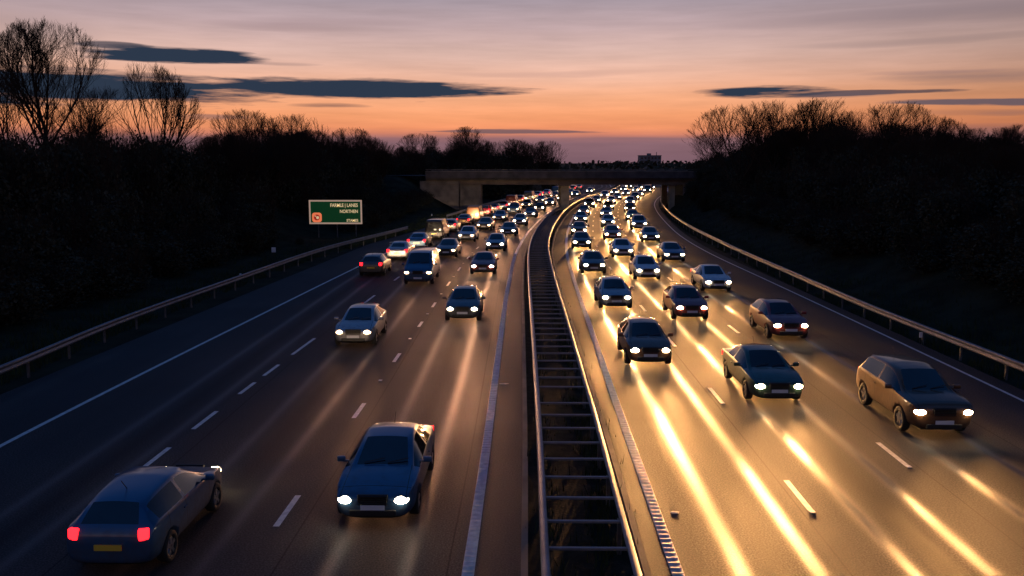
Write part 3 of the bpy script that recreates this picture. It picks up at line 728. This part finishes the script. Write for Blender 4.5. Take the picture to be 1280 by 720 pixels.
    wy0, wy1 = {'hatch': (-1.28, 1.28), 'saloon': (-1.42, 1.38), 'suv': (-1.36, 1.38), 'van': (-1.62, 1.62)}[kind]
    wr_ = {'hatch': .315, 'saloon': .32, 'suv': .365, 'van': .345}[kind]; wmax = max(l[2] for l in L)
    cut = bmesh.new()
    for yy in (wy0, wy1): cyl(cut, (0, yy, wr_), wr_+.055, wmax*2+.4, 'x', 28)
    # keep the middle of the floor: cutters go through, an inner box closes the wells later
    cme = bpy.data.meshes.new('cut'); cut.to_mesh(cme); cut.free(); cobj = bpy.data.objects.new('cut', cme); C.objects.link(cobj)
    bo = o.modifiers.new('b', 'BOOLEAN'); bo.object = cobj; bo.operation = 'DIFFERENCE'; bo.solver = 'EXACT'
    bpy.context.view_layer.update()
    ev = evaluated(o); bpy.data.objects.remove(o); bpy.data.objects.remove(cobj)
    out = []
    names = {0: 'body', 1: 'windscreen', 2: 'side_window', 3: 'rear_window'}
    for mi in range(4):
        b2 = bmesh.new(); b2.from_mesh(ev)
        bmesh.ops.delete(b2, geom=[f for f in b2.faces if min(f.material_index, 3) != mi], context='FACES')
        if not b2.faces: b2.free(); continue
        if mi == 2:
            for sgn in (-1, 1):
                b3 = b2.copy(); bmesh.ops.delete(b3, geom=[f for f in b3.faces if f.calc_center_median().x*sgn < 0], context='FACES')
                out.append((names[mi], b3, M['glass'], None, True))
            b2.free()
        else: out.append((names[mi], b2, M['plastic'] if mi == 0 else M['glass'], None, True))
    yf, yr = L[0][0], L[-1][0]; hl = {'hatch': .70, 'saloon': .66, 'suv': .80, 'van': .86}[kind]; wf = L[1][2]; wrr = L[-3][2]
    # dark floor tub closing the wheel wells
    b = bmesh.new(); box(b, (0, 0, .42), (wmax*1.25, (yr-yf)*.93, .36)); out.append(('underbody', b, M['plastic'], None, False))
    b = bmesh.new()
    for q in range(5): box(b, (0, yf-.005, hl-.10+q*.045), (.62, .06, .022))
    box(b, (0, yf+.035, hl-.01), (.66, .06, .24), bev=.01); out.append(('grille', b, M['plastic'], None, False))
    b = bmesh.new(); box(b, (0, yf+.01, .37), (1.0, .08, .14), bev=.02); out.append(('air_intake', b, M['plastic'], None, False))
    b = bmesh.new(); box(b, (0, yf-.03, .50), (.52, .015, .11)); out.append(('number_plate', b, M['plate_w'], None, False))
    b = bmesh.new(); box(b, (0, yr+.012, .62), (.52, .03, .11)); out.append(('number_plate', b, M['plate_y'], None, False))
    for s in (-1, 1):
        b = bmesh.new(); bmesh.ops.create_uvsphere(b, u_segments=20, v_segments=12, radius=1, matrix=Matrix.Translation((s*(wf-.14), yf+.10, hl-.02)) @ Matrix.Rotation(s*.32, 4, 'Z') @ Matrix.Diagonal((.165, .15, .085, 1)))
        out.append(('headlight', b, 'HEAD', None, True))
        b = bmesh.new(); zt_ = {'hatch': .86, 'saloon': .80, 'suv': .98, 'van': 1.0}[kind]
        wrr = L[-2][2]
        vs = (.20, .22, .22) if kind != 'van' else (.13, .20, .50)
        box(b, (s*(wrr-.15), yr-.11, zt_), vs, Matrix.Rotation(-s*.3, 3, 'Z'), bev=.04); out.append(('tail_light', b, 'TAIL', None, True))
        b = bmesh.new(); my = L[4][0]+.30; mz = L[4][3]+.10
        box(b, (s*(wmax+.09), my, mz), (.20, .10, .13), bev=.035); box(b, (s*(wmax-.02), my+.01, mz-.05), (.12, .05, .04)); out.append(('wing_mirror', b, 'PAINT', None, True))
        b = bmesh.new(); box(b, (s*(wmax-.004), .52, L[4][3]-.10), (.03, .16, .03), bev=.008); out.append(('door_handle', b, 'PAINT', None, False))
    wy, wz = L[4][0], L[4][6]; ty, tz = L[5][0], L[5][6]
    for x0 in (-.42, .12):
        b = bmesh.new(); k = .16
        bar(b, (x0, wy+.03, wz+.035), (x0+.46, wy+(ty-wy)*k, wz+(tz-wz)*k+.045), .022, .015); out.append(('wiper', b, M['plastic'], None, False))
    b = bmesh.new(); bar(b, (0, L[8][0]-.1, L[8][6]-.02), (0, L[8][0]+.12, L[8][6]+.22), .012, .012); out.append(('aerial', b, M['plastic'], None, False))
    wheels = [(s*(wmax-.12), yy, wr_) for yy in (wy0, wy1) for s in (-1, 1)]
    return out, wheels, wr_, (yf, hl, wf)
def make_vehicle(kind):
    parts, wheels, wr_, (yf, hl, wf) = car_parts(kind)
    r = empty({'hatch': 'hatchback', 'saloon': 'saloon_car', 'suv': 'suv', 'van': 'van'}[kind], (0, -500, 0))
    for nm, b, m, par, sm in parts:
        mm = {'HEAD': M['head'], 'TAIL': M['tail'], 'PAINT': M['plastic']}.get(m, m) if isinstance(m, str) else m
        o = obj(nm, b, mm, r, sm)
        if nm == 'body' or m == 'PAINT': o['role_'] = 'paint'
        if nm == 'headlight': o['role_'] = 'head'
        if nm == 'tail_light': o['role_'] = 'tail'
        o.material_slots[0].link = 'OBJECT'; o.material_slots[0].material = mm
    for (x, y, z) in wheels:
        b = bmesh.new()
        segs = 28; prof = [(.60, .09), (.70, .105), (.92, .105), (.985, .085), (1.0, .04), (1.0, -.04), (.985, -.085), (.92, -.105), (.70, -.105), (.60, -.09)]
        vs = [[b.verts.new((a, math.cos(t)*q*wr_, math.sin(t)*q*wr_)) for q, a in prof] for t in [2*math.pi*i/segs for i in range(segs)]]
        for i in range(segs):
            A, B = vs[i], vs[(i+1) % segs]
            for j in range(len(prof)): b.faces.new((A[j], A[(j+1) % len(prof)], B[(j+1) % len(prof)], B[j]))
        bmesh.ops.recalc_face_normals(b, faces=b.faces)
        w = obj('wheel', b, M['rubber'], r, True); w.location = (x, y, z)
        b = bmesh.new(); cyl(b, (0, 0, 0), wr_*.62, .12, 'x', 24)
        for q in range(5):
            t = q*2*math.pi/5; rot = Matrix.Rotation(t, 3, 'X')
            box(b, rot @ Vector(((.075 if x > 0 else -.075), 0, wr_*.33)), (.03, .07, wr_*.52), rot)
        rim = obj('rim', b, M['alloy'], w)
    return r, (yf, hl, wf)
KIND = {k: make_vehicle(k) for k in ('hatch', 'saloon', 'suv', 'van')}
HC = {'gold': (1, .46, .145), 'white': (1, .66, .38), 'amber': (1, .46, .22)}
beams = {}; DOWN = -1.0
def beam_data(kind, power, size=44, rad=.06, above=.04):
    key = (kind, power, size, above)
    if key not in beams:
        l = bpy.data.lights.new('headlight_beam', 'SPOT'); l.energy = power; l.color = HC[kind]; l.spot_size = R(size); l.spot_blend = 1.0; l.shadow_soft_size = rad
        # the lamp's optics: strongest just below the horizon, weak towards the bumper, little above the cut-off
        l.use_nodes = True; nt = l.node_tree; em = nt.nodes['Emission']; Lk = nt.links.new
        g = nt.nodes.new('ShaderNodeNewGeometry'); vt = nt.nodes.new('ShaderNodeVectorTransform'); vt.vector_type = 'VECTOR'; vt.convert_from = 'WORLD'; vt.convert_to = 'OBJECT'
        tcn = nt.nodes.new('ShaderNodeTexCoord')
        sz = nt.nodes.new('ShaderNodeSeparateXYZ'); Lk(g.outputs['Incoming'], sz.inputs[0])
        def mm(op, a, b=None):
            n = nt.nodes.new('ShaderNodeMath'); n.operation = op
            for i, v in enumerate((a, b)):
                if v is None: continue
                if isinstance(v, (int, float)): n.inputs[i].default_value = v
                else: Lk(v, n.inputs[i])
            return n.outputs[0]
        down = mm('MULTIPLY', sz.outputs['Z'], DOWN)
        near = mm('POWER', mm('DIVIDE', .05, mm('MAXIMUM', down, .05)), 2.2)
        cut = nt.nodes.new('ShaderNodeMapRange'); cut.inputs[1].default_value = -.03; cut.inputs[2].default_value = .012; cut.inputs[3].default_value = above; cut.inputs[4].default_value = 1
        Lk(down, cut.inputs[0]); Lk(mm('MULTIPLY', near, cut.outputs[0]), em.inputs['Strength'])
        beams[key] = l
    return beams[key]
used = set()
def vehicle(kind, paint, off, y, away, label, group, beam='gold', power=9000, two=True, headm='head', size=44, above=.04):
    pr, (yf, hl, wf) = KIND[kind]
    r = pr if kind not in used else copy_tree_v(pr)
    used.add(kind)
    p = P(off, y, .004); a = -math.atan(slope(y))+(math.pi if away else 0)
    r.location = p; r.rotation_euler.z = a
    for ch in r.children:
        role = ch.get('role_')
        if role == 'paint': ch.material_slots[0].material = PAINTS[paint]
        if role == 'head': ch.material_slots[0].material = M[headm]
    tag(r, label, 'van' if kind == 'van' else 'car', group)
    heads = [c for c in r.children if c.get('role_') == 'head']
    if power:
        for h in (heads if two else heads[:1]):
            c = sum((Vector(v) for v in h.bound_box), Vector())/8
            lo = bpy.data.objects.new('headlight_beam', beam_data(beam, power*(1 if two else 2), size, above=above)); C.objects.link(lo); lo.parent = h
            lo.location = (c.x if two else 0, yf-.12, hl); lo.rotation_euler = (R(90-3.0), 0, math.pi)
    return r
def copy_tree_v(o, parent=None):
    c = o.copy(); C.objects.link(c)
    if parent: c.parent = parent
    for ch in list(o.children):
        if ch.type != 'LIGHT': copy_tree_v(ch, c)
    return c
ORD = ['nearest', 'second', 'third', 'fourth', 'fifth', 'sixth', 'seventh', 'eighth', 'ninth', 'tenth', 'eleventh', 'twelfth', 'thirteenth', 'fourteenth', 'fifteenth', 'sixteenth', 'seventeenth', 'eighteenth', 'nineteenth', 'twentieth']
KN = {'hatch': 'hatchback', 'saloon': 'saloon car', 'suv': 'tall family car', 'van': 'van'}
# --- right carriageway, all facing the camera with warm headlights
rk = random.Random(31)
lanes = [(3.75, [35, 49, 64, 82, 97, 116, 133, 155, 172, 195, 217, 240, 268, 300], 'inner lane'),
         (7.05, [30, 44, 60, 75, 92, 109, 128, 148, 168, 188, 212, 236, 262, 290], 'middle lane'),
         (10.65, [26.5, 41, 54, 71, 88, 105, 122, 143, 163, 186, 208, 232, 258, 285], 'outer lane')]
for off, ys, ln in lanes:
    for i, y in enumerate(ys):
        k = rk.choice(['hatch', 'saloon', 'suv', 'hatch', 'saloon', 'van' if i > 3 else 'hatch']); c = rk.choice(list(PAINTS))
        vehicle(k, c, off+rk.uniform(-.12, .12), y+rk.uniform(-1, 1) if i else y, False,
                f'{c} {KN[k]} with lit headlights, {ORD[i]} in the right carriageway {ln}', 'vehicles with headlights on in the right carriageway',
                'gold', ((22000, 30000, 38000)[int(off/3.6)-1], 14000)[i] if i < 2 else 8000 if y < 130 else 5000, two=y < 70, size=(40 if off < 5 else 70) if i == 0 else 36 if y < 55 else 28)
# --- left carriageway
def lab(c, k, i, s): return f'{c} {KN[k]} {s}'
vehicle('saloon', 'blue', -4.42, 20.2, False, 'large blue saloon with bright headlights in the foreground beside the median strip', 'oncoming vehicles in the left carriageway', 'amber', 3000, headm='head_w', size=34)
vehicle('hatch', 'blue', -9.0, 17.6, True, 'dark blue hatchback with lit red tail lights at the bottom left corner', 'vehicles with red tail lights in the left carriageway', 'white', 1200)
lk = random.Random(8)
l3 = [44.5, 63, 79, 95, 110, 126, 142, 160, 180, 202, 226]
for i, y in enumerate(l3):
    k = 'hatch' if i == 0 else lk.choice(['hatch', 'saloon', 'suv', 'hatch']); c = 'grey' if i == 0 else lk.choice(list(PAINTS))
    vehicle(k, c, (LR(y)+D2(y))/2, y, False, f'{c} {KN[k]} with headlights on, {ORD[i+1]} in the left carriageway lane beside the median', 'oncoming vehicles in the left carriageway', 'amber', 3600 if i < 3 else 2500, two=i < 3, headm='head_w', size=32)
l2 = [38.5, 58, 74, 88, 103, 118, 135, 152, 172, 192, 214]
for i, y in enumerate(l2):
    k = ('hatch', 'van')[i] if i < 2 else lk.choice(['hatch', 'saloon', 'suv', 'saloon']); c = ('silver', 'blue')[i] if i < 2 else lk.choice(list(PAINTS))
    vehicle(k, c, (D1(y)+D2(y))/2, y, False, f'{c} {KN[k]} with amber headlights, {ORD[i]} in the left carriageway middle lane', 'oncoming vehicles in the left carriageway', 'amber', 1200 if i < 2 else 1200, two=i < 3, headm='head_dim')
l1 = [62, 72, 81, 91, 100, 110, 119, 129, 138, 148, 158, 168, 179, 190, 202, 214, 227, 241, 256]
for i, y in enumerate(l1):
    k = lk.choice(['hatch', 'saloon', 'suv', 'hatch', 'van' if i > 2 else 'saloon']); c = lk.choice(list(PAINTS))
    vehicle(k, c, (LE(y)+D1(y))/2+.1, y, True, f'{c} {KN[k]} with red tail lights, {ORD[i]} in the left carriageway outer lane queue', 'vehicles with red tail lights in the left carriageway', 'white', 2500 if i < 2 else 1500 if y < 95 else 2200 if 105 < y < 125 else 500, two=i < 2, size=80 if 105 < y < 125 else 40, above=.4 if 105 < y < 125 else .04)
for k, (pr, _) in KIND.items():
    if k not in used: bpy.data.objects.remove(pr)
for o in bpy.data.objects:
    for key in ('role_', 'used_'):
        if key in o: del o[key]

# ------------------------------------------------------------------ world and sun
def lin(*c): return tuple(((v/255)/12.92 if v/255 <= .04045 else ((v/255+.055)/1.055)**2.4) for v in c)
def azel(px, py):
    a = (px-640)/F; b = (360-py)/F
    z = -math.sin(PIT)+b*math.cos(PIT); y = math.cos(PIT)+b*math.sin(PIT)
    return math.atan2(a, y), math.atan2(z, math.hypot(a, y))
w = bpy.data.worlds.new('World'); scene.world = w; w.use_nodes = True
nt = w.node_tree; nt.nodes.clear(); L = nt.links.new
out = nt.nodes.new('ShaderNodeOutputWorld'); bg = nt.nodes.new('ShaderNodeBackground'); L(bg.outputs[0], out.inputs[0])
tc = nt.nodes.new('ShaderNodeTexCoord'); sp = nt.nodes.new('ShaderNodeSeparateXYZ'); nv = nt.nodes.new('ShaderNodeVectorMath'); nv.operation = 'NORMALIZE'
L(tc.outputs['Generated'], nv.inputs[0]); L(nv.outputs[0], sp.inputs[0])
def mth(op, a, b=None, c=None, clamp=False):
    n = nt.nodes.new('ShaderNodeMath'); n.operation = op; n.use_clamp = clamp
    for i, v in enumerate((a, b, c)):
        if v is None: continue
        if isinstance(v, (int, float)): n.inputs[i].default_value = v
        else: L(v, n.inputs[i])
    return n.outputs[0]
el = mth('ARCSINE', sp.outputs['Z']); az = mth('ARCTAN2', sp.outputs['X'], sp.outputs['Y'])
def vnoise(sa, se, scale, detail, seed, rough=.5):
    cb_ = nt.nodes.new('ShaderNodeCombineXYZ'); L(mth('MULTIPLY', az, sa), cb_.inputs[0]); L(mth('MULTIPLY', el, se), cb_.inputs[1]); cb_.inputs[2].default_value = seed
    n = nt.nodes.new('ShaderNodeTexNoise'); n.inputs['Scale'].default_value = scale; n.inputs['Detail'].default_value = detail; n.inputs['Roughness'].default_value = rough
    L(cb_.outputs[0], n.inputs['Vector']); return mth('SUBTRACT', n.outputs['Fac'], .5)
n1 = vnoise(3.5, 34, 1, 5, 1.3); n2 = vnoise(9, 110, 1, 6, 4.1, .6); n3 = vnoise(2.2, 20, 1, 3, 8.8)
elw = mth('ADD', el, mth('MULTIPLY', n1, .010))
ramp = nt.nodes.new('ShaderNodeValToRGB'); ramp.color_ramp.interpolation = 'LINEAR'
stops = [(-.03, (112, 84, 96)), (.0, (122, 92, 103)), (.025, (138, 102, 110)), (.030, (196, 122, 106)), (.036, (240, 148, 104)), (.052, (253, 166, 116)), (.072, (251, 178, 136)),
         (.092, (241, 186, 160)), (.118, (222, 184, 172)), (.147, (192, 166, 168)), (.175, (164, 150, 160)), (.24, (112, 112, 136)), (.36, (66, 84, 128)), (.6, (28, 70, 124)), (1.55, (22, 62, 114))]
e0, e1 = -.05, 1.57
while len(ramp.color_ramp.elements) > 1: ramp.color_ramp.elements.remove(ramp.color_ramp.elements[-1])
for i, (e, c) in enumerate(stops):
    t = (e-e0)/(e1-e0)
    el_ = ramp.color_ramp.elements[0] if i == 0 else ramp.color_ramp.elements.new(t)
    el_.position = t; el_.color = (*lin(*c), 1)
L(mth('DIVIDE', mth('SUBTRACT', elw, e0), e1-e0, clamp=True), ramp.inputs[0])
col = ramp.outputs[0]
# streaky brightness and a fall-off away from the afterglow
ca = mth('COSINE', mth('SUBTRACT', az, .03))
fall = mth('MULTIPLY_ADD', mth('POWER', mth('MAXIMUM', mth('MULTIPLY_ADD', ca, .5, .5), .0), 3.0), .62, .38)
low = mth('SUBTRACT', 1.0, mth('MULTIPLY', el, 2.5), clamp=True)
fl = mth('MULTIPLY_ADD', mth('SUBTRACT', fall, 1.0), low, 1.0)
rs = mth('SUBTRACT', 1.0, mth('MULTIPLY', mth('MULTIPLY', mth('MAXIMUM', mth('SUBTRACT', az, .15), 0), .9), mth('LESS_THAN', az, 1.2)))
br_ = mth('MULTIPLY', mth('MULTIPLY', fl, rs), mth('MULTIPLY_ADD', mth('ADD', n3, mth('MULTIPLY', n2, .9)), .45, 1.0))
def mixc(fac, a, b, blend='MIX'):
    m = nt.nodes.new('ShaderNodeMix'); m.data_type = 'RGBA'; m.blend_type = blend
    if isinstance(fac, (int, float)): m.inputs['Factor'].default_value = fac
    else: L(fac, m.inputs['Factor'])
    if isinstance(a, tuple): m.inputs['A'].default_value = (*a, 1)
    else: L(a, m.inputs['A'])
    if isinstance(b, tuple): m.inputs['B'].default_value = (*b, 1)
    else: L(b, m.inputs['B'])
    return m.outputs['Result']
cb2 = nt.nodes.new('ShaderNodeCombineColor'); [L(br_, cb2.inputs[i]) for i in range(3)]
col = mixc(1.0, col, cb2.outputs[0], 'MULTIPLY')
DB = lin(44, 56, 74); DG = lin(92, 84, 96); DW = lin(130, 104, 110)
clouds = [(100, 109, 270, 25, 1.0, DB), (440, 111, 215, 14, 1.0, DB), (60, 100, 150, 12, .9, DB), (215, 70, 120, 12, 1.0, DB), (-60, 70, 90, 10, .6, DB), (140, 58, 60, 5, .8, DB), (410, 131, 50, 3, .7, DB), (262, 147, 52, 3.5, .7, DG), (340, 79, 60, 4, .4, DG),
          (960, 115, 120, 7, 1.0, DB), (1080, 118, 150, 4, .8, DB), (1070, 120, 90, 5, .6, DG), (1220, 96, 150, 10, .55, DG), (1180, 90, 120, 4, .4, DW), (1240, 128, 190, 6, .9, DG), (1230, 142, 120, 5, .55, DG), (640, 165, 115, 3.2, .8, DG),
          (820, 173, 120, 3, .5, DW), (1215, 163, 130, 7, .5, DW), (1150, 20, 330, 12, .35, DG), (370, 33, 130, 6, .3, DW), (1160, 50, 220, 6, .3, DG), (20, 40, 120, 30, .25, DG), (720, 90, 200, 4, .22, DW), (430, 28, 120, 5, .2, DW)]
for (x, y, rx, ry, op, cc) in clouds:
    a0, e_0 = azel(x, y); a1, _ = azel(x+rx, y); _, e_1 = azel(x, y-ry)
    wa, we = a1-a0, abs(e_1-e_0)
    da = mth('DIVIDE', mth('SUBTRACT', az, a0), wa)
    de = mth('DIVIDE', mth('SUBTRACT', mth('MULTIPLY_ADD', n1, .018, el), e_0), we)
    r2 = mth('ADD', mth('POWER', mth('ABSOLUTE', da), 2), mth('POWER', mth('ABSOLUTE', de), 2))
    v = mth('ADD', mth('SUBTRACT', 1.0, r2), mth('ADD', mth('MULTIPLY', n2, 2.3), mth('MULTIPLY', n1, 1.6)))
    soft = 1.9 if op > .75 else .75
    f = mth('MULTIPLY', mth('MULTIPLY', v, soft, clamp=True), op)
    col = mixc(f, col, cc)
# Nishita twilight sky adds its own faint scattering
sky = nt.nodes.new('ShaderNodeTexSky'); sky.sky_type = 'NISHITA'; sky.sun_disc = False; sky.sun_elevation = R(1.0); sky.sun_rotation = R(3); sky.altitude = 50
sk = nt.nodes.new('ShaderNodeVectorMath'); sk.operation = 'SCALE'; sk.inputs['Scale'].default_value = .0002; L(sky.outputs[0], sk.inputs[0])
add = mixc(1.0, col, sk.outputs[0], 'ADD')
L(add, bg.inputs[0]); bg.inputs[1].default_value = 1.0

sl = bpy.data.lights.new('sun', 'SUN'); sl.energy = .02; sl.angle = R(12); sl.color = (1, .6, .45)
so = bpy.data.objects.new('sun', sl); C.objects.link(so); so.rotation_euler = (R(-88), 0, R(-3))

scene.view_settings.view_transform = 'Standard'; scene.view_settings.look = 'None'; scene.view_settings.exposure = 0; scene.view_settings.gamma = 1
cy = scene.cycles; cy.use_denoising = True; cy.max_bounces = 4; cy.diffuse_bounces = 2; cy.glossy_bounces = 2; cy.transmission_bounces = 2
cy.sample_clamp_indirect = 3; cy.sample_clamp_direct = 0; cy.use_light_tree = True; cy.caustics_reflective = False; cy.caustics_refractive = False
print('objects', len(bpy.data.objects), 'thickets', nth)
